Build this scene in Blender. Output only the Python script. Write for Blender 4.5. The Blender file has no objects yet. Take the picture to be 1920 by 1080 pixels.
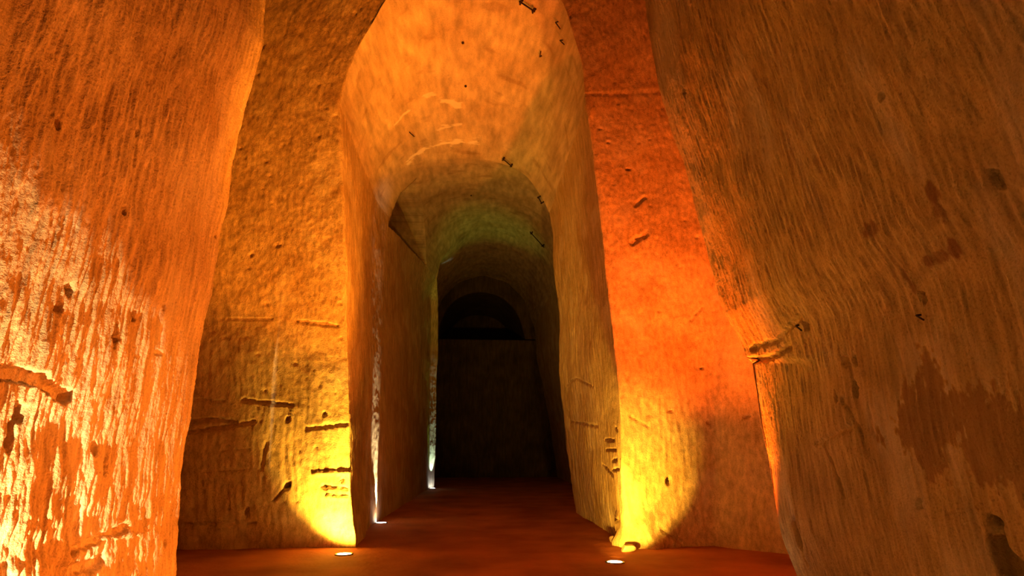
import bpy, bmesh, math, random
import numpy as np
from mathutils import Vector, Matrix

S = bpy.context.scene
COL = S.collection

# ------------------------------------------------------------------ camera
F_PX = 1150.0                       # focal length in pixels of the 1920 px frame
PITCH, YAW = math.radians(14.6), math.radians(4.0)
EYE = np.array([0.0, 0.0, 1.2])
fh = np.array([math.sin(YAW), math.cos(YAW), 0.0])
FWD = fh * math.cos(PITCH) + np.array([0, 0, math.sin(PITCH)])
RGT = np.array([math.cos(YAW), -math.sin(YAW), 0.0])
UPV = np.cross(RGT, FWD)
cam_data = bpy.data.cameras.new('camera')
cam_data.sensor_width = 36.0
cam_data.lens = F_PX / 1920.0 * 36.0
cam_data.clip_start, cam_data.clip_end = 0.05, 200.0
cam = bpy.data.objects.new('camera', cam_data)
COL.objects.link(cam)
m3 = Matrix([[RGT[i], UPV[i], -FWD[i]] for i in range(3)])
cam.matrix_world = Matrix.Translation(Vector(EYE)) @ m3.to_4x4()
S.camera = cam

# ------------------------------------------------------------------ world and exposure
w = bpy.data.worlds.new('world')
S.world = w
w.use_nodes = True
w.node_tree.nodes['Background'].inputs['Color'].default_value = (0, 0, 0, 1)
w.node_tree.nodes['Background'].inputs['Strength'].default_value = 0.0
S.view_settings.view_transform = 'Standard'
S.view_settings.look = 'None'
S.view_settings.gamma = 1.0
S.view_settings.use_curve_mapping = False
S.view_settings.exposure = 0.0
S.cycles.max_bounces = 6
S.cycles.diffuse_bounces = 4


# ------------------------------------------------------------------ geometry helpers
def ray(px, py):
    return RGT * ((px - 960) / F_PX) + UPV * ((540 - py) / F_PX) + FWD

def at(px, py, Y):                  # the point at distance Y down the gallery
    d = ray(px, py)
    return EYE + d * (Y / d[1])

def fl(px, py, z=0.0):              # the point on the floor
    d = ray(px, py)
    return EYE + d * ((z - EYE[2]) / d[2])

def project(P):
    q = P - EYE
    a, b, c = q @ RGT, q @ UPV, q @ FWD
    c = np.where(c < 0.05, 0.05, c)
    return 960 + F_PX * a / c, 540 - F_PX * b / c

# --- lamps: (floor position) of the in-ground uplights
LAMP_L = fl(645, 1040)
LAMP_R = fl(1153, 1055)
LAMP_M = fl(715, 981)
LAMP_F = fl(811, 916)
LAMP_W = np.array([-2.40, 2.95, 0.0])      # beside the left wall, just out of frame
LAMP_P = np.array([2.60, 5.98, 0.0])      # behind the end of the right wall, just below the frame
LAMP_O = np.array([1.5, 5.1, 0.0])       # right side of the chamber, out of frame
FILL_G = np.array([-1.6, 2.4, 0.0])      # added fill for the right wall, left of the viewer, out of frame

def lamp_light(name, kind, pos, energy, color, target=None, size=0.08, cone=60, blend=0.3):
    ld = bpy.data.lights.new(name, kind)
    ld.energy = energy
    ld.color = color
    if kind == 'SPOT':
        ld.spot_size = math.radians(cone)
        ld.spot_blend = blend
        ld.shadow_soft_size = size
    elif kind == 'AREA':
        ld.shape = 'DISK'
        ld.size = size
        ld.spread = math.radians(cone)
    else:
        ld.shadow_soft_size = size
    o = bpy.data.objects.new(name, ld)
    COL.objects.link(o)
    o.location = Vector(pos)
    if target is not None:
        d = Vector(target) - Vector(pos)
        o.rotation_euler = d.to_track_quat('-Z', 'Y').to_euler()
    return o

def up(p, z=0.03):
    return np.array([p[0], p[1], z])

GOLD = (1.0, 0.40, 0.020)
YELLOW = (1.0, 0.47, 0.035)
ORANGE = (1.0, 0.20, 0.014)
REDOR = (1.0, 0.125, 0.006)
WHITE = (1.0, 0.80, 0.45)
GREEN = (0.33, 0.60, 0.05)
CYAN = (0.60, 0.95, 0.80)

VAULT_C = (1.0, 0.28, 0.03)
LIGHTS = {
    'left': [('SPOT', 460, YELLOW, LAMP_L + np.array([-0.04, 0.62, 0.72]), 0.03, 100, 0.6),
             ('SPOT', 300, YELLOW, LAMP_L + np.array([0.06, 0.62, 1.7]), 0.03, 41, 0.12),
             ('SPOT', 110, GOLD, LAMP_L + np.array([0.75, 0.9, 4.2]), 0.05, 52, 0.6),
             ('AREA', 14, GOLD, LAMP_L + np.array([0, 0, 1]), 0.14, 180, 0)],
    'right': [('SPOT', 330, YELLOW, LAMP_R + np.array([0.19, 0.70, 0.43]), 0.03, 72, 0.35),
              ('SPOT', 110, VAULT_C, LAMP_R + np.array([-0.6, 0.9, 4.2]), 0.05, 54, 0.6),
              ('SPOT', 190, GOLD, LAMP_R + np.array([0.62, 2.2, 1.75]), 0.03, 57, 0.5),
              ('SPOT', 200, (1.0, 0.38, 0.012), LAMP_R + np.array([0.85, -1.5, 2.3]), 0.03, 58, 0.9),
              ('SPOT', 130, ORANGE, np.array([-1.4, 12.8, 2.6]), 0.03, 44, 0.8),
              ('AREA', 8, GOLD, LAMP_R + np.array([0, 0, 1]), 0.14, 180, 0)],
    'middle': [('SPOT', 680, WHITE, LAMP_M + np.array([-0.29, 0.25, 1.15]), 0.012, 25, 0.7),
               ('AREA', 1.0, GOLD, LAMP_M + np.array([0, 0, 1]), 0.10, 180, 0)],
    'far': [('SPOT', 260, CYAN, LAMP_F + np.array([-0.15, 0.30, 2.1]), 0.012, 15, 0.3),
            ('SPOT', 280, GREEN, LAMP_F + np.array([0.9, -1.1, 6.0]), 0.05, 40, 0.9)],
    'wall': [('SPOT', 540, (1.0, 0.68, 0.27), LAMP_W + np.array([-0.9994, 0.0200, 0.0286]), 0.012, 176.4, 0.01)],
    'orange': [('SPOT', 1450, ORANGE, np.array([-2.4, 4.7, 1.5]), 0.10, 78, 0.6),
               ('SPOT', 3000, (1.0, 0.25, 0.012), np.array([-2.7, 8.25, 5.6]), 0.06, 46, 0.6)],
    'red': [('SPOT', 2200, REDOR, np.array([2.5, 8.05, 7.6]), 0.05, 86, 1.0),
            ('SPOT', 900, (1.0, 0.2, 0.012), np.array([-2.2, 8.3, 5.8]), 0.05, 62, 0.5)],
    'gold_fill': [('SPOT', 30, (1.0, 0.36, 0.008), np.array([2.4, 4.2, 2.6]), 0.10, 90, 1.0)],
}

# ------------------------------------------------------------------ noise
_rng = np.random.default_rng(7)
_perm = np.concatenate([_rng.permutation(256)] * 3).astype(np.int32)
_grad = _rng.normal(size=(256, 3)).astype(np.float32)
_grad /= np.linalg.norm(_grad, axis=1, keepdims=True)

def perlin(x, y, z):
    x = np.asarray(x, np.float32); y = np.asarray(y, np.float32); z = np.asarray(z, np.float32)
    x, y, z = np.broadcast_arrays(x, y, z)
    xi = np.floor(x).astype(np.int32); yi = np.floor(y).astype(np.int32); zi = np.floor(z).astype(np.int32)
    xf, yf, zf = x - xi, y - yi, z - zi
    u = xf * xf * xf * (xf * (xf * 6 - 15) + 10)
    v = yf * yf * yf * (yf * (yf * 6 - 15) + 10)
    t = zf * zf * zf * (zf * (zf * 6 - 15) + 10)
    xi &= 255; yi &= 255; zi &= 255
    def g(dx, dy, dz):
        h = _perm[_perm[_perm[xi + dx] + yi + dy] + zi + dz]
        gr = _grad[h & 255]
        return gr[..., 0] * (xf - dx) + gr[..., 1] * (yf - dy) + gr[..., 2] * (zf - dz)
    a = g(0, 0, 0) * (1 - u) + g(1, 0, 0) * u
    b = g(0, 1, 0) * (1 - u) + g(1, 1, 0) * u
    c = g(0, 0, 1) * (1 - u) + g(1, 0, 1) * u
    d = g(0, 1, 1) * (1 - u) + g(1, 1, 1) * u
    return ((a * (1 - v) + b * v) * (1 - t) + (c * (1 - v) + d * v) * t) * 1.6

def fbm(u, v, w, f, octaves=3):
    s, a = 0, 1.0
    for k in range(octaves):
        s = s + a * perlin(u * f + 13.1 * k, v * f + 7.7 * k, w * f + 3.3 * k)
        f *= 2.03; a *= 0.5
    return s

def sstep(x, a, b):
    t = np.clip((x - a) / (b - a), 0, 1)
    return t * t * (3 - 2 * t)

def normals(P, toward):
    du = np.gradient(P, axis=1); dv = np.gradient(P, axis=0)
    n = np.cross(du, dv)
    n /= np.maximum(np.linalg.norm(n, axis=2, keepdims=True), 1e-9)
    s = (n * (toward - P)).sum(axis=2)
    return n if np.median(s) > 0 else -n

def blur_cols(P, passes):
    for _ in range(passes):
        Q = P.copy()
        Q[:, 1:-1] = (P[:, :-2] + 2 * P[:, 1:-1] + P[:, 2:]) / 4
        P = Q
    return P

def resample(pts, n):
    pts = np.asarray(pts, float)
    d = np.concatenate([[0], np.cumsum(np.linalg.norm(np.diff(pts, axis=0), axis=1))])
    t = np.linspace(0, d[-1], n)
    return np.stack([np.interp(t, d, pts[:, k]) for k in range(3)], axis=1)

def smooth_poly(pts, n, passes=2):
    p = resample(pts, max(40, n // 4))
    for _ in range(passes):
        q = p.copy()
        q[1:-1] = (p[:-2] + 2 * p[1:-1] + p[2:]) / 4
        p = q
    return resample(p, n)

def grid_object(name, P, mat, wear_and_light=None, label=None, smooth=True, flip=False, parent=None):
    r, c = P.shape[:2]
    idx = np.arange(r * c, dtype=np.int32).reshape(r, c)
    quads = np.stack([idx[:-1, :-1], idx[:-1, 1:], idx[1:, 1:], idx[1:, :-1]], axis=-1).reshape(-1, 4)
    if flip:
        quads = quads[:, ::-1]
    me = bpy.data.meshes.new(name)
    me.vertices.add(r * c)
    me.vertices.foreach_set('co', P.astype(np.float32).reshape(-1))
    n = len(quads)
    me.loops.add(n * 4)
    me.loops.foreach_set('vertex_index', quads.reshape(-1).astype(np.int32))
    me.polygons.add(n)
    me.polygons.foreach_set('loop_start', np.arange(0, n * 4, 4, dtype=np.int32))
    me.polygons.foreach_set('use_smooth', np.full(n, smooth))
    me.update(calc_edges=True)
    if wear_and_light is not None:
        a = me.attributes.new('wear_and_light', 'FLOAT', 'POINT')
        a.data.foreach_set('value', wear_and_light.astype(np.float32).reshape(-1))
    me.materials.append(mat)
    o = bpy.data.objects.new(name, me)
    COL.objects.link(o)
    o['kind'] = 'structure'
    if label:
        o['label'] = label
    if parent:
        o.parent = parent
    return o


# ------------------------------------------------------------------ materials
def new_mat(name):
    m = bpy.data.materials.new(name)
    m.use_nodes = True
    nt = m.node_tree
    return m, nt, nt.nodes['Principled BSDF']

def chalk(name, base, pale, dark, stretch=(1, 1, 0.12), bump=0.5, scale=22.0, rough=0.9):
    """hewn chalk: cream with ochre mottling; wear>0 pale scraped spots and lamp light painted on the vault, wear<0 dark damp stains"""
    m, nt, bs = new_mat(name)
    N, L = nt.nodes, nt.links
    tc = N.new('ShaderNodeTexCoord')
    mp = N.new('ShaderNodeMapping'); mp.inputs['Scale'].default_value = stretch
    L.new(tc.outputs['Object'], mp.inputs['Vector'])
    n1 = N.new('ShaderNodeTexNoise'); n1.inputs['Scale'].default_value = 1.3; n1.inputs['Detail'].default_value = 5
    L.new(tc.outputs['Object'], n1.inputs['Vector'])
    n2 = N.new('ShaderNodeTexNoise'); n2.inputs['Scale'].default_value = scale; n2.inputs['Detail'].default_value = 4
    L.new(mp.outputs['Vector'], n2.inputs['Vector'])
    n3 = N.new('ShaderNodeTexNoise'); n3.inputs['Scale'].default_value = 70; n3.inputs['Detail'].default_value = 3
    L.new(tc.outputs['Object'], n3.inputs['Vector'])
    r1 = N.new('ShaderNodeValToRGB')
    r1.color_ramp.elements[0].position = 0.30; r1.color_ramp.elements[0].color = (*dark, 1)
    r1.color_ramp.elements[1].position = 0.62; r1.color_ramp.elements[1].color = (*base, 1)
    L.new(n1.outputs['Fac'], r1.inputs['Fac'])
    # grain streaks
    r2 = N.new('ShaderNodeMapRange'); r2.inputs['From Min'].default_value = 0.3; r2.inputs['From Max'].default_value = 0.7
    r2.inputs['To Min'].default_value = 0.66; r2.inputs['To Max'].default_value = 1.18
    L.new(n2.outputs['Fac'], r2.inputs['Value'])
    mul = N.new('ShaderNodeMix'); mul.data_type = 'RGBA'; mul.blend_type = 'MULTIPLY'; mul.inputs['Factor'].default_value = 1
    L.new(r1.outputs['Color'], mul.inputs[6]); L.new(r2.outputs['Result'], mul.inputs[7])
    # fine dark pitting
    r3 = N.new('ShaderNodeMapRange'); r3.inputs['From Min'].default_value = 0.30; r3.inputs['From Max'].default_value = 0.50
    r3.inputs['To Min'].default_value = 0.62; r3.inputs['To Max'].default_value = 1.0
    L.new(n3.outputs['Fac'], r3.inputs['Value'])
    mu2 = N.new('ShaderNodeMix'); mu2.data_type = 'RGBA'; mu2.blend_type = 'MULTIPLY'; mu2.inputs['Factor'].default_value = 0.8
    L.new(mul.outputs[2], mu2.inputs[6]); L.new(r3.outputs['Result'], mu2.inputs[7])
    mul = mu2
    at_ = N.new('ShaderNodeAttribute'); at_.attribute_name = 'wear_and_light'
    up_ = N.new('ShaderNodeMath'); up_.operation = 'MAXIMUM'; up_.inputs[1].default_value = 0
    dn_ = N.new('ShaderNodeMath'); dn_.operation = 'MULTIPLY'; dn_.inputs[1].default_value = -1; dn_.use_clamp = True
    L.new(at_.outputs['Fac'], up_.inputs[0]); L.new(at_.outputs['Fac'], dn_.inputs[0])
    mxa = N.new('ShaderNodeMix'); mxa.data_type = 'RGBA'
    L.new(up_.outputs[0], mxa.inputs['Factor']); L.new(mul.outputs[2], mxa.inputs[6]); mxa.inputs[7].default_value = (*pale, 1)
    mxb = N.new('ShaderNodeMix'); mxb.data_type = 'RGBA'
    L.new(dn_.outputs[0], mxb.inputs['Factor']); L.new(mxa.outputs[2], mxb.inputs[6]); mxb.inputs[7].default_value = (0.20, 0.085, 0.04, 1)
    L.new(mxb.outputs[2], bs.inputs['Base Color'])
    bs.inputs['Roughness'].default_value = rough
    bs.inputs['Specular IOR Level'].default_value = 0.25
    n4 = N.new('ShaderNodeTexNoise'); n4.inputs['Scale'].default_value = 150; n4.inputs['Detail'].default_value = 2
    L.new(tc.outputs['Object'], n4.inputs['Vector'])
    ae = N.new('ShaderNodeMath'); ae.operation = 'MULTIPLY_ADD'; ae.inputs[1].default_value = 0.35
    L.new(n4.outputs['Fac'], ae.inputs[0]); L.new(n2.outputs['Fac'], ae.inputs[2])
    ad = N.new('ShaderNodeMath'); ad.operation = 'MULTIPLY_ADD'; ad.inputs[1].default_value = 0.7
    L.new(n3.outputs['Fac'], ad.inputs[0]); L.new(ae.outputs[0], ad.inputs[2])
    bp = N.new('ShaderNodeBump'); bp.inputs['Strength'].default_value = bump; bp.inputs['Distance'].default_value = 0.018
    L.new(ad.outputs[0], bp.inputs['Height'])
    L.new(bp.outputs['Normal'], bs.inputs['Normal'])
    return m

CREAM, PALE, OCHRE = (0.72, 0.59, 0.40), (0.90, 0.86, 0.76), (0.56, 0.41, 0.23)
M_left = chalk('hewn_chalk_left', CREAM, PALE, OCHRE, (1, 1, 0.10), 0.6, 24)
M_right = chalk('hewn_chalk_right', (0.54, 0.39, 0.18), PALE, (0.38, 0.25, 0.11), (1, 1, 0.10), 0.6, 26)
M_pier = chalk('rough_chalk', CREAM, PALE, OCHRE, (1, 1, 0.5), 0.5, 20)
M_side = chalk('tooled_chalk', CREAM, PALE, OCHRE, (1, 1, 0.12), 0.7, 20)
M_vault = chalk('smooth_chalk', (0.74, 0.64, 0.50), (0.95, 0.92, 0.88), (0.58, 0.46, 0.33), (0.5, 0.12, 0.5), 0.22, 16, 0.8)
M_deep = chalk('darkened_chalk', (0.17, 0.13, 0.10), PALE, (0.10, 0.075, 0.055), (1, 1, 0.15), 0.5, 14)  # chalk with the darkness of the unlit gallery end put into its colour

def mat_floor():
    m, nt, bs = new_mat('packed_earth')
    N, L = nt.nodes, nt.links
    tc = N.new('ShaderNodeTexCoord')
    n1 = N.new('ShaderNodeTexNoise'); n1.inputs['Scale'].default_value = 1.2; n1.inputs['Detail'].default_value = 6
    n2 = N.new('ShaderNodeTexNoise'); n2.inputs['Scale'].default_value = 18; n2.inputs['Detail'].default_value = 5
    for n in (n1, n2):
        L.new(tc.outputs['Object'], n.inputs['Vector'])
    r = N.new('ShaderNodeValToRGB')
    r.color_ramp.elements[0].position = 0.32; r.color_ramp.elements[0].color = (0.26, 0.075, 0.035, 1)
    r.color_ramp.elements[1].position = 0.68; r.color_ramp.elements[1].color = (0.48, 0.16, 0.07, 1)
    L.new(n1.outputs['Fac'], r.inputs['Fac'])
    L.new(r.outputs['Color'], bs.inputs['Base Color'])
    bs.inputs['Roughness'].default_value = 0.75
    bs.inputs['Specular IOR Level'].default_value = 0.2
    b = N.new('ShaderNodeBump'); b.inputs['Strength'].default_value = 0.5; b.inputs['Distance'].default_value = 0.02
    L.new(n2.outputs['Fac'], b.inputs['Height']); L.new(b.outputs['Normal'], bs.inputs['Normal'])
    return m

def plain(name, col, rough=0.6, metal=0.0, bump=0.3, sc=60, emit=None, es=0):
    m, nt, bs = new_mat(name)
    N, L = nt.nodes, nt.links
    n = N.new('ShaderNodeTexNoise'); n.inputs['Scale'].default_value = sc; n.inputs['Detail'].default_value = 3
    tc = N.new('ShaderNodeTexCoord'); L.new(tc.outputs['Object'], n.inputs['Vector'])
    r = N.new('ShaderNodeMix'); r.data_type = 'RGBA'
    r.inputs[6].default_value = (*[c * 0.7 for c in col], 1); r.inputs[7].default_value = (*[min(1, c * 1.2) for c in col], 1)
    L.new(n.outputs['Fac'], r.inputs['Factor']); L.new(r.outputs[2], bs.inputs['Base Color'])
    bs.inputs['Roughness'].default_value = rough; bs.inputs['Metallic'].default_value = metal
    b = N.new('ShaderNodeBump'); b.inputs['Strength'].default_value = bump; b.inputs['Distance'].default_value = 0.004
    L.new(n.outputs['Fac'], b.inputs['Height']); L.new(b.outputs['Normal'], bs.inputs['Normal'])
    if emit:
        bs.inputs['Emission Color'].default_value = (*emit, 1); bs.inputs['Emission Strength'].default_value = es
    return m

M_floor = mat_floor()
M_iron = plain('rusted_iron', (0.035, 0.018, 0.012), 0.7, 0.3)
M_steel = plain('brushed_steel', (0.35, 0.33, 0.30), 0.35, 1.0, 0.05)
M_stone = plain('chalk_rubble', (0.55, 0.44, 0.31), 0.9, 0, 0.6, 30)
M_lens_warm = plain('lamp_glass_warm', (0.8, 0.8, 0.8), 0.2, 0, 0, 20, (1.0, 0.82, 0.5), 14)
M_lens_cool = plain('lamp_glass_cool', (0.8, 0.8, 0.8), 0.2, 0, 0, 20, (0.85, 0.92, 1.0), 14)


# ------------------------------------------------------------------ dents and ledges
def dent(P, N, c, r, depth, stretch=(1, 1), uv=None, c_uv=None):
    """press a hollow of radius r (metres) into the surface, flat-bottomed with steep sides"""
    if uv is not None:
        d = np.sqrt(((uv[0] - c_uv[0]) / stretch[0]) ** 2 + ((uv[1] - c_uv[1]) / stretch[1]) ** 2) / r
    else:
        d = np.linalg.norm((P - c), axis=2) / r
    q = 0.9 / r
    d = d * (1 + 0.55 * perlin(P[..., 0] * q, P[..., 1] * q, P[..., 2] * q))
    k = 1 - sstep(d, 0.55, 1.0)
    return -depth * k

def nearest(pxy, px, py, mask=None):
    d = (pxy[0] - px) ** 2 + (pxy[1] - py) ** 2
    if mask is not None:
        d = np.where(mask, d, 1e12)
    return np.unravel_index(np.argmin(d), d.shape)

def pits(U, V, seed, spacing, r0, r1, depth, aspect=1.0):
    """random small hollows, metres in the surface's own coordinates"""
    rg = np.random.default_rng(seed)
    out = np.zeros(U.shape, np.float32)
    u0, u1, v0, v1 = U.min(), U.max(), V.min(), V.max()
    n = int((u1 - u0) * (v1 - v0) / spacing ** 2)
    ur = U[U.shape[0] // 2]; vr = V[:, V.shape[1] // 2]
    du = abs(np.median(np.diff(ur))) + 1e-6; dv = abs(np.median(np.diff(vr))) + 1e-6
    for _ in range(n):
        cu, cv, r = rg.uniform(u0, u1), rg.uniform(v0, v1), r0 + (r1 - r0) * rg.random() ** 3
        j = int(np.searchsorted(ur, cu)); i = int(np.searchsorted(vr, cv))
        a, b = int(r * 1.6 / du) + 2, int(r * aspect * 1.6 / dv) + 2
        sl = (slice(max(0, i - b), i + b), slice(max(0, j - a), j + a))
        d = np.hypot((U[sl] - cu) / r, (V[sl] - cv) / (r * aspect))
        out[sl] -= depth * (r / r1) * (1 - sstep(d, 0.4, 1.0)) * rg.uniform(0.5, 1)
    return out

def strokes(U, V, w, f, along, amp, seed=0.0, warp=0.35):
    """vertical pick marks: long thin ridges broken off along their length"""
    uu = U + warp * 0.12 * perlin(U * 1.2 + seed, V * 1.2, w)
    n = perlin(uu * f, V * along + seed, w + seed)
    n2 = perlin(uu * f * 1.9 + 5, V * along * 2.1 + 3 + seed, w + seed * 2)
    g = np.sign(n) * np.abs(n) ** 0.7 + 0.55 * np.sign(n2) * np.abs(n2) ** 0.7
    gate = 0.45 + 0.55 * sstep(perlin(U * 1.6 + 9 + seed, V * 0.9 + 4, w), -0.35, 0.25)
    return amp * g * gate


# ------------------------------------------------------------------ chamber walls beside the camera
def edge_of(px_pts, Y):
    q = np.array([at(x, y, Y) for x, y in px_pts])
    o = np.argsort(q[:, 2])
    return q[o, 2], q[o, 0]

def edge_x(z, ez, ex):
    x = np.interp(z, ez, ex)
    s1 = (ex[-1] - ex[-4]) / (ez[-1] - ez[-4])
    s0 = (ex[3] - ex[0]) / (ez[3] - ez[0])
    x = np.where(z > ez[-1], ex[-1] + s1 * (z - ez[-1]), x)
    return np.where(z < ez[0], ex[0] + s0 * (z - ez[0]), x)

def side_wall(Y0, Yf, Y1, ztop, ez, ex, sgn, du, dv, wrap=2.2, turn=0.5):
    zs = np.concatenate([np.arange(-0.08, 6.1, dv), np.arange(6.1, ztop, 0.05)])
    ya = np.concatenate([np.arange(Y0, Yf, 0.05), np.arange(Yf, Y1, du)])
    wa = np.concatenate([np.arange(0.0, 0.35, du), np.arange(0.35, wrap, 0.06)])
    nc = len(ya) + len(wa)
    P = np.zeros((len(zs), nc, 3))
    X = edge_x(zs, ez, ex)
    P[:, :len(ya), 0] = X[:, None]
    P[:, :len(ya), 1] = ya[None]
    P[:, len(ya):, 0] = X[:, None] + sgn * wa[None]
    P[:, len(ya):, 1] = Y1 + turn * wa[None]
    P[:, :, 2] = zs[:, None]
    P = blur_cols(P, 9)
    U = np.concatenate([ya, Y1 + wa])[None].repeat(len(zs), 0)
    V = zs[:, None].repeat(nc, 1)
    return P, U, V

YE = 5.8
# left wall
ez, ex = edge_of([(333, 1080), (336, 1000), (340, 940), (349, 840), (363, 740), (378, 640), (402, 540), (417, 430),
                  (437, 320), (457, 220), (472, 165), (492, 90), (500, 0)], YE)
P, U, V = side_wall(1.0, 3.1, YE, 7.4, ez, ex, -1, 0.0075, 0.0095)
P[..., 0] -= 0.15 * np.clip(5.8 - P[..., 1], 0, 5) / 2.85      # the wall draws in slightly towards its end
N = normals(P, np.array([0.0, 3.0, 1.5]))
pxy = project(P)
fade = 1 - 0.5 * sstep(U, 4.2, 5.6)            # smoother towards the corner
h = 0.014 * fbm(U, V, 0.3, 0.7, 2)
h = h + 0.016 * fbm(U, V * 0.6, 1.3, 3.2, 3) * (0.4 + 0.6 * fade)
h = h + strokes(U, V, 2.2, 24.0, 1.6, 0.014) * (0.3 + 0.7 * fade)
h = h + 0.024 * fade * fbm(U * 1.4, V * 0.5, 3.1, 4.0, 3)
h = h + (0.3 + 0.7 * fade) * 0.006 * perlin(U * 50, V * 13, 4.4) + 0.0045 * perlin(U * 62, V * 36, 6.0)
# broken, rubbly lower part
low = 1 - sstep(V, 0.5, 1.15)
h = h + low * fade * 0.030 * fbm(U, V, 8.0, 5.5, 3)
h = h + pits(U, V, 3, 0.16, 0.006, 0.018, 0.016, 2.6)
for px, py, r, asp, dp in [(217, 628, .045, 2.2, .08), (253, 592, .035, 1.6, .06), (237, 397, .03, 1.5, .06), (405, 440, .03, 1.6, .05),
                           (308, 1020, .035, 2.6, .09), (132, 540, .035, 2.0, .07), (37, 775, .06, 1.2, .10), (22, 815, .05, 2.0, .08),
                           (112, 228, .04, 1.3, .05), (256, 245, .03, 1.3, .05), (298, 662, .06, .4, .03), (135, 745, .03, 1.2, .06),
                           (180, 840, .05, 1.2, .05), (205, 870, .03, 2.5, .05), (111, 575, .04, 1.2, .05), (309, 575, .025, 1.4, .04)]:
    i, j = nearest(pxy, px, py, U < YE)
    h = h + dent(P, N, None, r, dp, (1, asp), (U, V), (U[i, j], V[i, j]))
# the broken ledge that crosses the wall
for line, wd, dp in [([(-30, 690), (70, 710), (130, 745)], 0.055, 0.07), ([(140, 1030), (240, 985)], 0.04, 0.05), ([(120, 1078), (190, 1050)], 0.05, 0.05),
                     ([(190, 1010), (270, 1000)], 0.015, -0.02)]:
    q = np.array([[U[nearest(pxy, x, y, U < YE)], V[nearest(pxy, x, y, U < YE)]] for x, y in line])
    d = np.full(U.shape, 9.0)
    for a, b in zip(q[:-1], q[1:]):
        ab = b - a
        t = np.clip(((U - a[0]) * ab[0] + (V - a[1]) * ab[1]) / (ab @ ab + 1e-9), 0, 1)
        d = np.minimum(d, np.hypot(U - a[0] - t * ab[0], V - a[1] - t * ab[1]))
    d = d + 0.03 * perlin(U * 9, V * 9, 3.0) + 0.015 * perlin(U * 24, V * 24, 3.0)
    h = h - dp * (1 - sstep(d, wd * 0.5, wd))
wear_and_light = 0.35 * sstep(fbm(U, V * 0.4, 9.0, 1.4, 3), 0.1, 0.7)
P2 = P + N * h[..., None]
grid_object('wall_left', P2, M_left, wear_and_light, 'hewn chalk wall filling the left side of the view')

# right wall
ez, ex = edge_of([(1483, 1080), (1470, 1050), (1460, 1020), (1450, 980), (1438, 920), (1430, 870), (1422, 840), (1412, 790), (1405, 740),
                  (1396, 690), (1388, 655), (1372, 620), (1357, 590), (1343, 540), (1325, 480), (1307, 420), (1287, 340), (1262, 250),
                  (1243, 170), (1228, 100), (1208, 0)], YE)
P, U, V = side_wall(0.8, 1.9, YE, 7.4, ez, ex, 1, 0.009, 0.0105)
N = normals(P, np.array([0.0, 3.0, 1.5]))
pxy = project(P)
h = 0.05 * fbm(U, V, 20.3, 0.6, 2)
h = h + 0.012 * fbm(U, V * 0.5, 21.3, 3.0, 3)
h = h + strokes(U, V, 22.2, 28.0, 2.0, 0.0085, 3.0)
h = h + 0.004 * perlin(U * 50, V * 12, 24.4) + 0.003 * perlin(U * 58, V * 34, 26.0)
h = h + pits(U, V, 5, 0.22, 0.006, 0.018, 0.014, 2.4)
for px, py, r, asp, dp in [(1725, 563, .035, 1.5, .07), (1510, 612, .035, 1.0, .06), (1868, 335, .03, 2.0, .05), (1285, 172, .03, 2, .05),
                           (1658, 178, .03, 1, .04), (1588, 680, .04, 1.4, .06), (1604, 676, .035, 1.3, .05), (1570, 745, .025, 2, .06),
                           (1490, 1005, .075, 2.2, .16), (1895, 1055, .10, 2.0, .16), (1728, 945, .03, 1.2, .06), (1610, 730, .03, 2, .03)]:
    i, j = nearest(pxy, px, py, U < YE)
    h = h + dent(P, N, None, r, dp, (1, asp), (U, V), (U[i, j], V[i, j]))
def band(U, V, pxy, line, mask, seed=3.0, wob=0.02):
    q = []
    for x, y in line:
        k = nearest(pxy, x, y, mask)
        q.append((U[k], V[k]))
    q = np.array(q)
    d = np.full(U.shape, 9.0)
    for a, b in zip(q[:-1], q[1:]):
        ab = b - a
        t = np.clip(((U - a[0]) * ab[0] + (V - a[1]) * ab[1]) / (ab @ ab + 1e-9), 0, 1)
        d = np.minimum(d, np.hypot(U - a[0] - t * ab[0], V - a[1] - t * ab[1]))
    return d + wob * perlin(U * 8, V * 8, seed) + 0.5 * wob * perlin(U * 25, V * 25, seed)
for line, wd, dp in [([(1390, 680), (1440, 672), (1480, 650)], 0.035, 0.07), ([(1400, 655), (1450, 640), (1500, 595)], 0.03, 0.03),
                     ([(1585, 750), (1620, 810), (1632, 850)], 0.03, 0.03), ([(1530, 835), (1600, 800)], 0.025, 0.018),
                     ([(1548, 830), (1590, 930)], 0.02, 0.025)]:
    h = h - dp * (1 - sstep(band(U, V, pxy, line, U < YE), wd * 0.4, wd))
# the worn block under the broken ledge is set back a little, and a smooth panel below it
blk = np.where(U < YE, 1 - sstep(pxy[0], 1470, 1540), 1 - sstep(U, YE + 0.5, YE + 1.2)) * sstep(pxy[1], 668, 684)
h = h - 0.05 * blk
wear_and_light = 0.25 * sstep(fbm(U, V * 0.4, 29.0, 1.4, 3), 0.1, 0.7)
stain = np.zeros(U.shape)
for px, py, r, asp, a in [(1632, 428, .075, .9, .75), (1788, 468, .055, 1.1, .85), (1762, 482, .075, .6, .7), (1741, 492, .04, 1, .8), (1747, 360, .05, 1.5, .8),
                          (1761, 396, .045, 1.2, .6), (1769, 413, .02, 1, .7), (1694, 516, .035, 1.4, .6), (1707, 538, .03, 1.6, .7)]:
    i, j = nearest(pxy, px, py, U < YE)
    d = np.hypot((U - U[i, j]) / r, (V - V[i, j]) / (r * asp)) + 0.5 * perlin(U * 26, V * 9, 33.0)
    stain = np.maximum(stain, a * (1 - sstep(d, 0.65, 1.0)))
i, j = nearest(pxy, 1800, 800, U < YE)
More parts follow.
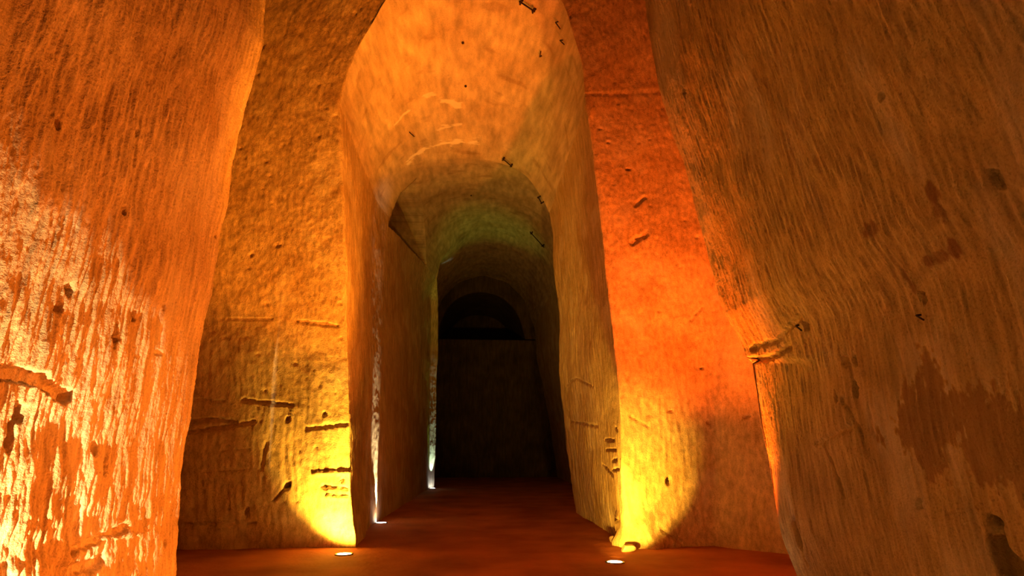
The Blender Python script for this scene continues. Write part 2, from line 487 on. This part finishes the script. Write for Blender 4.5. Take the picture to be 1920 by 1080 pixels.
d = np.hypot((U - U[i, j]) / 0.48, (V - V[i, j]) / 0.34) + 0.8 * fbm(U * 1.6, V * 0.8, 37.0, 2.6, 5) + 0.4 * perlin(U * 26, V * 5, 38.0) + 0.3 * perlin(U * 50, V * 22, 39.0)
stain = np.maximum(stain, 0.6 * (1 - sstep(d, 0.7, 0.85)))
wear_and_light = np.where(stain > 0.03, -stain, wear_and_light)
P2 = P + N * h[..., None]
RW = (P2, N, project(P2), U < YE)
grid_object('wall_right', P2, M_right, wear_and_light, 'hewn chalk wall filling the right side of the view')

# ------------------------------------------------------------------ the gallery: front piers, side walls and vault in one lofted shell
nL, nV, nR = 310, 260, 310
def station(left, arch, right):
    L_ = np.array([at(*p) for p in left]); A_ = np.array([at(*p) for p in arch]); R_ = np.array([at(*p) for p in right])
    def ground(q, end):
        p = q[end].copy(); p2 = q[1 if end == 0 else -2]
        p[2] = -0.12
        return np.vstack([p, q]) if end == 0 else np.vstack([q, p])
    L_ = ground(L_, 0); R_ = ground(R_, -1)
    A_ = np.vstack([L_[-1], A_, R_[0]])
    return np.vstack([smooth_poly(L_, nL), smooth_poly(A_, nV + 2)[1:-1], smooth_poly(R_, nR)])
YL, YR = 8.25, 8.08
def ya(x):
    return YL + (YR - YL) * (x - 640) / 460
K1 = station([(668, 1016, YL), (659, 950, YL), (655, 880, YL), (654, 760, YL), (652, 640, YL), (648, 540, YL), (645, 420, YL), (641, 300, YL), (636, 200, YL)],
             [(x, y, ya(x)) for x, y in [(651, 139), (674, 83), (702, 37), (720, 0), (745, -28), (785, -55), (835, -74), (885, -80), (935, -74), (985, -55), (1025, -30),
                                         (1056, 0), (1072, 56), (1091, 116)]],
             [(1099, 195, YR), (1112, 280, YR), (1122, 370, YR), (1132, 460, YR), (1140, 540, YR), (1150, 640, YR), (1158, 700, YR), (1163, 760, YR), (1166, 850, YR),
              (1168, 940, YR), (1178, 1000, YR), (1190, 1026, YR)])
K2 = station([(694, 986, 10.5), (697, 800, 10.9), (698, 640, 11.2), (699, 500, 11.5), (705, 375, 11.9)],
             [(715, 352, 12.0), (735, 328, 12.1), (765, 311, 12.2), (800, 302, 12.3), (840, 298, 12.3), (880, 297, 12.3), (920, 302, 12.3), (950, 311, 12.3), (970, 321, 12.3),
              (990, 337, 12.3), (1005, 357, 12.3), (1020, 380, 12.3)],
             [(1030, 400, 12.3), (1036, 440, 12.3), (1040, 500, 12.3), (1045, 560, 12.3), (1048, 620, 12.3), (1050, 700, 12.3), (1055, 760, 12.3), (1063, 830, 12.3),
              (1072, 900, 12.3), (1081, 962, 12.3)])
nrow = len(K1)
ramp = sstep(np.arange(nrow), nL + nV * 0.5, nL + nV * 0.95)     # 0 left and crown, 1 right side
K3 = K2.copy(); K3[:, 1] += 0.22; K3[:, 0] += 0.55 * ramp; K3[:, 0] += 0.03
K3[:, 2] += 0.12 * ramp * (np.arange(nrow) < nL + nV)
K4 = station([(804, 915, 19.8), (805, 800, 19.8), (806, 650, 19.8), (806, 560, 19.4), (815, 523, 18.8)],
             [(826, 490, 18.8), (845, 462, 19.0), (870, 441, 19.2), (905, 432, 19.3), (950, 438, 19.3), (990, 458, 19.3), (1020, 490, 19.3)],
             [(1042, 535, 19.3), (1055, 650, 19.3), (1075, 800, 19.3), (1092, 905, 19.3)])
K4a = station([(816, 914, 19.9), (819, 800, 19.9), (823, 650, 19.9), (823, 560, 19.5), (821, 523, 18.9)],
              [(826, 490, 18.9), (845, 462, 19.1), (870, 441, 19.3), (905, 432, 19.4), (950, 438, 19.4), (990, 458, 19.4), (1020, 490, 19.4)],
              [(1042, 535, 19.4), (1055, 650, 19.4), (1075, 800, 19.4), (1092, 905, 19.4)])
lr = 1 - sstep(np.arange(nrow), nL * 0.9, nL + nV * 0.25)
K4b = K4a.copy(); K4b[:, 1] += 0.5; K4b[:, 0] -= 0.75 * lr
K5 = station([(775, 893, 27.0), (785, 760, 27.0), (800, 640, 27.0), (812, 600, 27.0)],
             [(830, 560, 27.0), (860, 530, 27.0), (905, 517, 27.0), (950, 530, 27.0), (982, 562, 27.0)],
             [(1000, 615, 27.0), (1010, 690, 27.0), (1032, 800, 27.0), (1045, 893, 27.0)])
# front faces: from the arch edge outwards over the pier fronts
Cx, Cz = 0.5 * (K1[nL, 0] + K1[nL + nV, 0]), 0.5 * (K1[nL, 2] + K1[nL + nV, 2])
i_ = np.arange(nrow)
ang = np.where(i_ < nL, math.pi, np.where(i_ >= nL + nV, 0.0, math.pi * (1 - (i_ - nL) / (nV - 1))))
dirx, dirz = np.cos(ang), np.sin(ang)
Ds = np.concatenate([np.arange(3.6, 2.55, -0.05), np.arange(2.55, 0.0, -0.019)])
front = np.zeros((nrow, len(Ds), 3))
front[:, :, 0] = K1[:, None, 0] + dirx[:, None] * Ds[None]
front[:, :, 2] = K1[:, None, 2] + dirz[:, None] * Ds[None]
yf = YL + (YR - YL) * np.clip((front[:, :, 0] + 1.7) / 3.6, 0, 1)
xc = 3.13 + 0.08 * front[:, :, 2]
over = front[:, :, 0] - xc
yf = yf - np.where(over > 0, 0.95 * np.minimum(over, 0.9), 0) - 0.04 * sstep(over, -0.02, 0.06)
front[:, :, 1] = np.where(dirx[:, None] < -0.2, YL + 0.02 * Ds[None], yf)
def span(a, b, n):
    t = np.linspace(0, 1, n, endpoint=False)[None, :, None]
    return a[:, None] * (1 - t) + b[:, None] * t
parts = [front, span(K1, K2, 230), span(K2, K3, 10), span(K3, K4, 170), span(K4, K4a, 12), span(K4a, K4b, 16), span(K4b, K5, 70), K5[:, None]]
n_front = len(Ds)
c1, c2, c3, c4 = n_front, n_front + 230, n_front + 240, n_front + 410
P = np.concatenate(parts, axis=1)
P = blur_cols(P, 5)
mid = P[nL // 2]
U = np.concatenate([[0], np.cumsum(np.linalg.norm(np.diff(mid, axis=0), axis=1))])[None].repeat(nrow, 0)
colm = P[:, c1]
V = np.concatenate([[0], np.cumsum(np.linalg.norm(np.diff(colm, axis=0), axis=1))])[:, None].repeat(P.shape[1], 1)
axis = np.stack([np.full(P.shape[:2], 0.2), np.clip(P[..., 1] - 1.5, 3, 26), np.clip(P[..., 2] * 0.8, 1.0, 5.0)], axis=2)
N = normals(P, axis)
pxy = project(P)
ci = np.arange(P.shape[1])[None].repeat(nrow, 0); ri = np.arange(nrow)[:, None].repeat(P.shape[1], 1)
is_front = sstep(-ci, -c1 - 1, -c1 + 2)
is_vault = sstep(ri, nL - 4, nL + 12) * (1 - sstep(ri, nL + nV - 12, nL + nV + 4)) * (1 - is_front)
is_side = (1 - is_front) * (1 - is_vault)
Wx = P[..., 0] * 1.0
h = 0.035 * fbm(P[..., 0], P[..., 1], P[..., 2], 0.8, 2)
h = h * (1 - 0.5 * is_vault)
# rough, lumpy fronts
rough = 0.009 * fbm(P[..., 0], P[..., 1], P[..., 2] * 0.8, 6.0, 3) + 0.0048 * perlin(P[..., 0] * 28, P[..., 1] * 28, P[..., 2] * 24)
tool = strokes(U, V, 41.0, 17.0, 1.8, 0.009, 1.0)
lowf = 1 - sstep(P[..., 2], 1.9, 2.7)
gold_face = sstep(over_ := np.pad(over, ((0, 0), (0, P.shape[1] - over.shape[1])), constant_values=-1), 0.0, 0.05)
h = h + is_front * (rough * (1 - 0.5 * gold_face) + tool * np.clip(0.35 + 0.65 * lowf + gold_face, 0, 1.1))
h = h + is_side * (tool * 1.2 + 0.004 * perlin(U * 32, V * 14, 43.0) + 0.006 * fbm(P[..., 0], P[..., 1], P[..., 2], 6.0, 3))
h = h + is_vault * (0.004 * fbm(P[..., 0], P[..., 1] * 2, P[..., 2], 5.0, 3))
pf = np.zeros(P.shape[:2], np.float32); pf[:, :c1] = pits(U[:, :c1] - 0.0, V[:, :c1], 11, 0.24, 0.010, 0.045, 0.024, 0.7)
h = h + pf
# horizontal beds, cuts and holes seen on the pier fronts
mk = ci < c1 + 2
for line, wd, dp in [([(345, 795), (395, 786), (440, 790)], .030, .06), ([(340, 812), (420, 800), (475, 792)], .028, .05), ([(455, 750), (545, 760)], .030, .06),
                     ([(365, 748), (420, 752)], .02, .03), ([(425, 597), (510, 600)], .018, .025), ([(555, 602), (632, 611)], .025, .04),
                     ([(345, 985), (480, 980)], .025, .04), ([(575, 803), (650, 795)], .035, .022), ([(590, 890), (652, 885)], .03, -.03), ([(615, 932), (650, 935)], .03, -.03),
                     ([(510, 940), (545, 905)], .022, .05), ([(605, 912), (650, 918)], .022, .05), ([(380, 845), (470, 842)], .012, .015), ([(380, 885), (470, 880)], .012, .015),
                     ([(500, 830), (490, 880)], .03, .03), ([(1095, 178), (1240, 172)], .025, .015), ([(1190, 385), (1210, 368)], .035, .022), ([(1185, 455), (1212, 440)], .055, .03),
                     ([(1295, 600), (1320, 575)], .02, .03), ([(1240, 995), (1275, 1015)], .03, .05), ([(1215, 800), (1180, 780)], .02, .02),
                     ([(400, 960), (560, 940)], .012, .015)]:
    h = h - dp * (1 - sstep(band(U, V, pxy, line, mk, 5.0, 0.015), wd * 0.4, wd))
for px, py, r, asp, dp in [(540, 912, .045, 1, .14), (608, 914, .035, .8, .08), (462, 962, .04, 1.4, .10), (540, 785, .03, 1.2, .08), (608, 776, .03, .9, .06),
                           (1252, 902, .040, 1.2, .14), (1317, 691, .03, .9, .07), (1258, 770, .028, .9, .07), (1330, 792, .03, .9, .07), (1402, 782, .03, .9, .07),
                           (1195, 445, .05, .7, .04), (1180, 318, .05, .4, .03), (470, 478, .03, .8, .04), (520, 460, .05, .6, .03), (640, 900, .03, 1, .04)]:
    i, j = nearest(pxy, px, py, mk)
    h = h + dent(P, N, None, r, dp, (1, asp), (U, V), (U[i, j], V[i, j]))
mk2 = (ci >= c1) & (ci < c2) & (ri > nL + nV)
for line, wd, dp in [([(1132, 825), (1153, 825)], .02, .05), ([(1135, 843), (1156, 842)], .02, .05), ([(1148, 862), (1160, 861)], .02, .05), ([(1128, 870), (1150, 892)], .02, .05),
                     ([(1150, 880), (1163, 879)], .02, .05), ([(1152, 800), (1160, 806)], .02, .04), ([(1065, 722), (1082, 710), (1112, 724)], .02, .03), ([(1150, 970), (1168, 974)], .02, .04),
                     ([(1070, 790), (1120, 800)], .03, .02)]:
    h = h - dp * (1 - sstep(band(U, V, pxy, line, mk2, 5.0, 0.012), wd * 0.4, wd))
# swollen foot of the right pier
foot = (1 - sstep(P[..., 2], 0.0, 0.55)) * (1 - sstep(np.hypot(P[..., 0] - 2.05, P[..., 1] - 8.0), 0.25, 0.75))
h = h + 0.16 * foot * (1 + 0.6 * perlin(P[..., 0] * 5, P[..., 1] * 5, P[..., 2] * 5))
P2 = P + N * h[..., None]

# the black recess over the left gallery wall: push that patch of the haunch 1.8 m into the rock
poly = np.array([(728, 424), (738, 392), (752, 364), (783, 334), (790, 380), (796, 440), (800, 497)], float)
inside = np.zeros(P.shape[:2], bool)
px_, py_ = pxy
for k in range(len(poly)):
    (xa, ya_), (xb, yb_) = poly[k], poly[(k + 1) % len(poly)]
    cond = ((ya_ > py_) != (yb_ > py_)) & (px_ < (xb - xa) * (py_ - ya_) / (yb_ - ya_ + 1e-9) + xa)
    inside ^= cond
inside &= (ci > c3 - 4) & (ci < c4) & (ri > nL - 90) & (ri < nL + nV // 2)
P2[inside, 0] -= 3.2
# stains, scraped pale patches, and lamp-lit streaks painted pale on the vault
wear_and_light = 0.3 * sstep(fbm(P[..., 0], P[..., 1], P[..., 2], 1.7, 3), 0.15, 0.7)
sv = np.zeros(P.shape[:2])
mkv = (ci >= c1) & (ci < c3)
wear_and_light = wear_and_light * (1 - is_vault)
Wv = np.stack([P[..., 0], P[..., 1], P[..., 2]], -1)
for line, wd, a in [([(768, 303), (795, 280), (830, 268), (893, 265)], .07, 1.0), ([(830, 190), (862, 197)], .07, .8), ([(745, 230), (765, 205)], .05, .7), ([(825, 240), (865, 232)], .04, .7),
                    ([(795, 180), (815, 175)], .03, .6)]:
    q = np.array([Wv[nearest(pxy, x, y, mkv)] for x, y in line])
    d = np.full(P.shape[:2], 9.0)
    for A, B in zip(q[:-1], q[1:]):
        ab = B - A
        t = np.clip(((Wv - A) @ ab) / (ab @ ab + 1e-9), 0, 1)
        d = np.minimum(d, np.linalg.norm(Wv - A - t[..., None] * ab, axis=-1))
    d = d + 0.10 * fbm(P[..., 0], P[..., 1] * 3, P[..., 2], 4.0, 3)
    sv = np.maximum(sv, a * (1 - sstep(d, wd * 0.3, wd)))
dk = is_vault * 0.34 * sstep(fbm(P[..., 0], P[..., 1] * 2.4, P[..., 2], 1.5, 4), 0.35, 0.8)
wear_and_light = np.where(sv > 0.02, sv, np.where(dk > 0.02, -dk, wear_and_light))

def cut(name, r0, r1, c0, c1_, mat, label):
    return grid_object(name, P2[r0:r1 + 1, c0:c1_ + 1].copy(), mat, wear_and_light[r0:r1 + 1, c0:c1_ + 1], label)
half = nL + nV // 2
last = P.shape[1] - 1
cut('wall_back_left', 0, half, 0, c1, M_pier, 'rough chalk pier front left of the gallery mouth')
cut('wall_back_right', half, nrow - 1, 0, c1, M_pier, 'rough chalk pier front right of the gallery mouth')
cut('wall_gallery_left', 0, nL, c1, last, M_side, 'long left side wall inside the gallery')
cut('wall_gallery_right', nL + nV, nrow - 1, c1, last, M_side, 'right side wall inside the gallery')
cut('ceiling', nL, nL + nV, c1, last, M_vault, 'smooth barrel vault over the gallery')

# ------------------------------------------------------------------ end wall with the half-round black opening
op = smooth_poly([at(*p) for p in [(822, 636, 26.9), (824, 610, 26.9), (836, 580, 26.9), (858, 558, 26.9), (885, 548, 26.9), (910, 547, 26.9), (940, 556, 26.9), (962, 575, 26.9),
                                    (976, 600, 26.9), (985, 636, 26.9)]], 80)
sill = op[0, 2]
out = smooth_poly([(-3.2, 26.9, sill), (-3.2, 26.9, sill + 3), (0.5, 26.9, sill + 4.2), (5.0, 26.9, sill + 3), (5.0, 26.9, sill)], 80, 0)
t = np.linspace(0, 1, 24)[None, :, None]
ring = out[:, None] * (1 - t) + op[:, None] * t
back = np.stack([op + np.array([0, y, 0]) for y in np.linspace(0.1, 5.0, 20)], axis=1)
ring = np.concatenate([ring, back], axis=1)
ring[..., 1] += 0.05 * fbm(ring[..., 0], ring[..., 1], ring[..., 2], 1.2, 3)
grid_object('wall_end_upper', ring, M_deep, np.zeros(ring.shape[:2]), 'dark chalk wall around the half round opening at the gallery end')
xs = np.arange(-3.2, 5.0, 0.06); zs = np.arange(-0.1, sill + 0.02, 0.06)
lowp = np.zeros((len(zs) + 12, len(xs), 3))
lowp[..., 0] = xs[None]
lowp[:len(zs), :, 2] = zs[:, None]; lowp[len(zs):, :, 2] = sill
lowp[:len(zs), :, 1] = 26.9; lowp[len(zs):, :, 1] = 26.95 + np.linspace(0, 5, 12)[:, None]
lowp[..., 1] += 0.06 * fbm(lowp[..., 0], lowp[..., 2], 0.0, 1.0, 3) + strokes(lowp[..., 0], lowp[..., 2], 3.0, 6.0, 1.0, 0.03)
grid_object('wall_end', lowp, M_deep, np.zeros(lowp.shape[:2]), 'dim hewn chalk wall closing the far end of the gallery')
xs = np.linspace(-3, 5, 30); zs = np.linspace(0, 11, 30)
cap = np.zeros((30, 30, 3)); cap[..., 0] = xs[None]; cap[..., 2] = zs[:, None]; cap[..., 1] = 32.0 + 0.1 * fbm(xs[None], zs[:, None], 1.0, 0.8, 3)
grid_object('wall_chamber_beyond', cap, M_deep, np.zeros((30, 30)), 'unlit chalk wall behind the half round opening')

# ------------------------------------------------------------------ floor
xs = np.arange(-6, 7, 0.06)
ysf = np.concatenate([np.arange(0.3, 12, 0.035), np.arange(12, 33, 0.08)])
G = np.zeros((len(ysf), len(xs), 3)); G[..., 0] = xs[None]; G[..., 1] = ysf[:, None]
G[..., 2] = 0.012 * fbm(G[..., 0], G[..., 1], 50.0, 0.8, 3) + 0.004 * fbm(G[..., 0], G[..., 1], 51.0, 6.0, 3)
for lp in (LAMP_L, LAMP_R, LAMP_M, LAMP_F, LAMP_W, LAMP_O, LAMP_P, FILL_G):
    G[..., 2] *= sstep(np.hypot(G[..., 0] - lp[0], G[..., 1] - lp[1]), 0.12, 0.4)
grid_object('floor', G, M_floor, np.zeros(G.shape[:2]), 'trodden reddish earth floor of the gallery')


# ------------------------------------------------------------------ things
def mesh_obj(name, bm, mat, parent=None):
    me = bpy.data.meshes.new(name)
    bm.normal_update(); bm.to_mesh(me); bm.free()
    me.materials.append(mat)
    for p in me.polygons:
        p.use_smooth = True
    o = bpy.data.objects.new(name, me)
    COL.objects.link(o)
    if parent:
        o.parent = parent
    return o

def tag(o, label, cat, group=None):
    o['label'] = label; o['category'] = cat
    if group:
        o['group'] = group

def lathe(prof, n=32):
    bm = bmesh.new()
    rings = []
    for r, z in prof:
        if r < 1e-6:
            rings.append([bm.verts.new((0, 0, z))])
        else:
            rings.append([bm.verts.new((r * math.cos(2 * math.pi * k / n), r * math.sin(2 * math.pi * k / n), z)) for k in range(n)])
    for a, b in zip(rings[:-1], rings[1:]):
        for k in range(n):
            k2 = (k + 1) % n
            if len(a) == 1 and len(b) > 1:
                bm.faces.new((a[0], b[k], b[k2]))
            elif len(b) == 1 and len(a) > 1:
                bm.faces.new((a[k], a[k2], b[0]))
            elif len(a) > 1:
                bm.faces.new((a[k], a[k2], b[k2], b[k]))
    bmesh.ops.recalc_face_normals(bm, faces=bm.faces)
    return bm

def uplight(pos, key, label, warm=True, r=0.085):
    root = bpy.data.objects.new('floor_uplight', None)
    COL.objects.link(root)
    root.location = Vector((pos[0], pos[1], 0.0))
    tag(root, label, 'lamp', 'in-ground uplights of the gallery')
    mesh_obj('housing', lathe([(r * 0.98, 0.004), (r * 0.98, -0.12), (0, -0.12)]), M_iron, root)
    mesh_obj('trim_ring', lathe([(r * 1.22, -0.004), (r * 1.22, 0.006), (r * 1.16, 0.012), (r * 1.02, 0.012), (r * 0.98, 0.006), (r * 0.98, -0.02)]), M_steel, root)
    mesh_obj('lens', lathe([(0, 0.016), (r * 0.5, 0.015), (r * 0.9, 0.010), (r * 0.99, 0.002), (r * 0.99, -0.01)]), M_lens_warm if warm else M_lens_cool, root)
    for q, (kind, en, colr, tgt, size, cone, blend) in enumerate(LIGHTS.get(key, [])):
        lo = lamp_light('beam', kind, up(pos, 0.045), en, colr, tgt, size, cone, blend)
        lo.location = Vector((0, 0, 0.045)); lo.parent = root
    return root

uplight(LAMP_L, 'left', 'round floor uplight in front of the left pier')
uplight(LAMP_R, 'right', 'round floor uplight in front of the right pier')
uplight(LAMP_M, 'middle', 'small floor uplight at the foot of the left gallery wall, casting a white streak', False)
uplight(LAMP_F, 'far', 'farthest floor uplight, glowing at the distant end of the left gallery wall', False)
uplight(LAMP_W, 'wall', 'floor uplight close beside the foreground left wall')
uplight(LAMP_O, 'orange', 'floor uplight with an orange beam near the foreground right wall')
uplight(LAMP_P, 'red', 'floor uplight at the end of the right wall facing the right pier')
uplight(FILL_G, 'gold_fill', 'added floor uplight left of the viewer, filling the right wall')


# ---- iron left in the vault and walls
pxy2 = project(P2)
def surf(px, py, mask):
    k = nearest(pxy2, px, py, mask)
    return P2[k], N[k]

def bar(bm, a, b, r, n=6):
    a, b = Vector(a), Vector(b)
    d = (b - a).normalized()
    u = d.orthogonal().normalized(); v = d.cross(u)
    rings = []
    for p in (a, b):
        rings.append([bm.verts.new(p + u * (r * math.cos(2 * math.pi * k / n)) + v * (r * math.sin(2 * math.pi * k / n))) for k in range(n)])
    for k in range(n):
        bm.faces.new((rings[0][k], rings[0][(k + 1) % n], rings[1][(k + 1) % n], rings[1][k]))
    bm.faces.new(rings[0][::-1]); bm.faces.new(rings[1])

def clamp(pa, na, pb, nb, r, lift, label):
    c = (pa + pb) / 2
    root = bpy.data.objects.new('iron_clamp', None)
    COL.objects.link(root); root.location = Vector(c)
    tag(root, label, 'clamp', 'iron clamps in the vault')
    a, b = pa - c, pb - c
    over = (b - a) * 0.12
    bm = bmesh.new(); bar(bm, a + na * lift - over, b + nb * lift + over, r); mesh_obj('rod', bm, M_iron, root)
    for p, n_ in ((a, na), (b, nb)):
        bm = bmesh.new(); bar(bm, p - n_ * 0.012, p + n_ * (lift + r * 2.2), r * 1.25); mesh_obj('foot', bm, M_iron, root)
        t = np.cross(n_, (b - a)); t = t / np.linalg.norm(t)
        bm = bmesh.new(); bar(bm, p + n_ * lift - t * r * 3.5, p + n_ * lift + t * r * 3.5, r * 1.1); mesh_obj('crossbar', bm, M_iron, root)
    return root

near_v = (ci >= c1) & (ci < c2) & (ri > nL) & (ri < nL + nV)
far_v = (ci >= c3) & (ci < c4) & (ri > nL) & (ri < nL + nV + 60)
for xa, ya_, xb, yb_, mk_, r, lift, label in [
        (981, 1, 1006, 17, near_v, .014, .07, 'black iron clamp highest in the vault, cut by the top of the view'),
        (946, 295, 960, 308, near_v, .013, .06, 'short iron clamp on the right haunch where the vault turns green'),
        (999, 434, 1021, 458, far_v, .016, .07, 'long iron clamp on the green-lit part of the vault, deepest in'),
        (999, 376, 1008, 384, near_v, .012, .06, 'iron clamp at the right rim of the near vault')]:
    pa, na = surf(xa, ya_, mk_); pb, nb = surf(xb, yb_, mk_)
    clamp(pa, na, pb, nb, r, lift, label)

def spike(name, pa, na, pb, nb, r, h1, h2, label, cat, group=None):
    bm = bmesh.new()
    a = pa - na * 0.03; m = pa + na * h1; e = pb + nb * h2
    c = (pa + pb) / 2
    bar(bm, a - c, m - c, r); bar(bm, m - c, e - c, r * 0.9)
    o = mesh_obj(name, bm, M_iron); o.location = Vector(c)
    tag(o, label, cat, group)

for xa, ya_, xb, yb_, label in [(1047, 41, 1054, 54, 'bent spike upper right in the vault beside the red pier'),
                                (1056, 75, 1061, 84, 'hooked spike in the vault beside the red pier, lower of two'),
                                (1015, 105, 1017, 95, 'small iron hook on the right haunch of the vault'),
                                (767, 248, 776, 254, 'thin bent spike on the left haunch below the pale streak')]:
    pa, na = surf(xa, ya_, near_v); pb, nb = surf(xb, yb_, near_v)
    spike('iron_spike', pa, na, pb, nb, .011, .05, .03, label, 'spike')
for x, y, mk_, label in [(868, 79, near_v, 'rusty nail head in the middle of the vault, nearest of three'),
                         (872, 160, near_v, 'rusty nail head in the vault crown above the pale streaks'),
                         (883, 366, far_v, 'rusty nail head in the dim green vault')]:
    p, n_ = surf(x, y, mk_)
    bm = lathe([(0, -.05), (.010, -.05), (.010, .015), (.024, .018), (.022, .030), (0, .034)], 12)
    o = mesh_obj('iron_nail', bm, M_iron)
    o.location = Vector(p); o.rotation_euler = Vector(n_).to_track_quat('Z', 'Y').to_euler()
    tag(o, label, 'nail')

# rods sticking out of the right wall
for (xa, ya_), (xb, yb_), r, label in [((1727, 592), (1747, 600), .006, 'thin bent rod sticking out of the right wall below a dark hole'),
                                       ((1498, 610), (1514, 618), .008, 'stub of rod in the right wall above the broken ledge')]:
    ka = nearest(RW[2], xa, ya_, RW[3]); kb = nearest(RW[2], xb, yb_, RW[3])
    spike('iron_rod', RW[0][ka], RW[1][ka], RW[0][kb], RW[1][kb], r, .03, .05, label, 'rod')

# rubble at the foot of the right pier
def rubble(c, sz, seed, label):
    bm = bmesh.new()
    bmesh.ops.create_icosphere(bm, subdivisions=3, radius=1.0)
    rg = np.random.default_rng(seed)
    pl = [(Vector(rg.normal(size=3)).normalized(), rg.uniform(0.55, 0.85)) for _ in range(9)]
    for v in bm.verts:
        p = v.co.copy()
        for n_, d in pl:
            k = p.dot(n_)
            if k > d:
                p -= n_ * (k - d)
        v.co = Vector((p.x * sz[0], p.y * sz[1], p.z * sz[2]))
    o = mesh_obj('chalk_stone', bm, M_stone)
    for f in o.data.polygons:
        f.use_smooth = False
    zmin = min(v.co.z for v in o.data.vertices)
    o.location = (c[0], c[1], -zmin - 0.012)
    o.rotation_euler = (0, 0, seed * 1.3)
    tag(o, label, 'stone')
q = fl(1177, 1034); rubble(q, (.14, .10, .055), 1, 'flat chalk stone at the foot of the right pier, just behind its lamp')
q = fl(1155, 1019); rubble(q, (.12, .10, .06), 2, 'small chalk stone at the foot of the right pier, at the corner of the gallery')
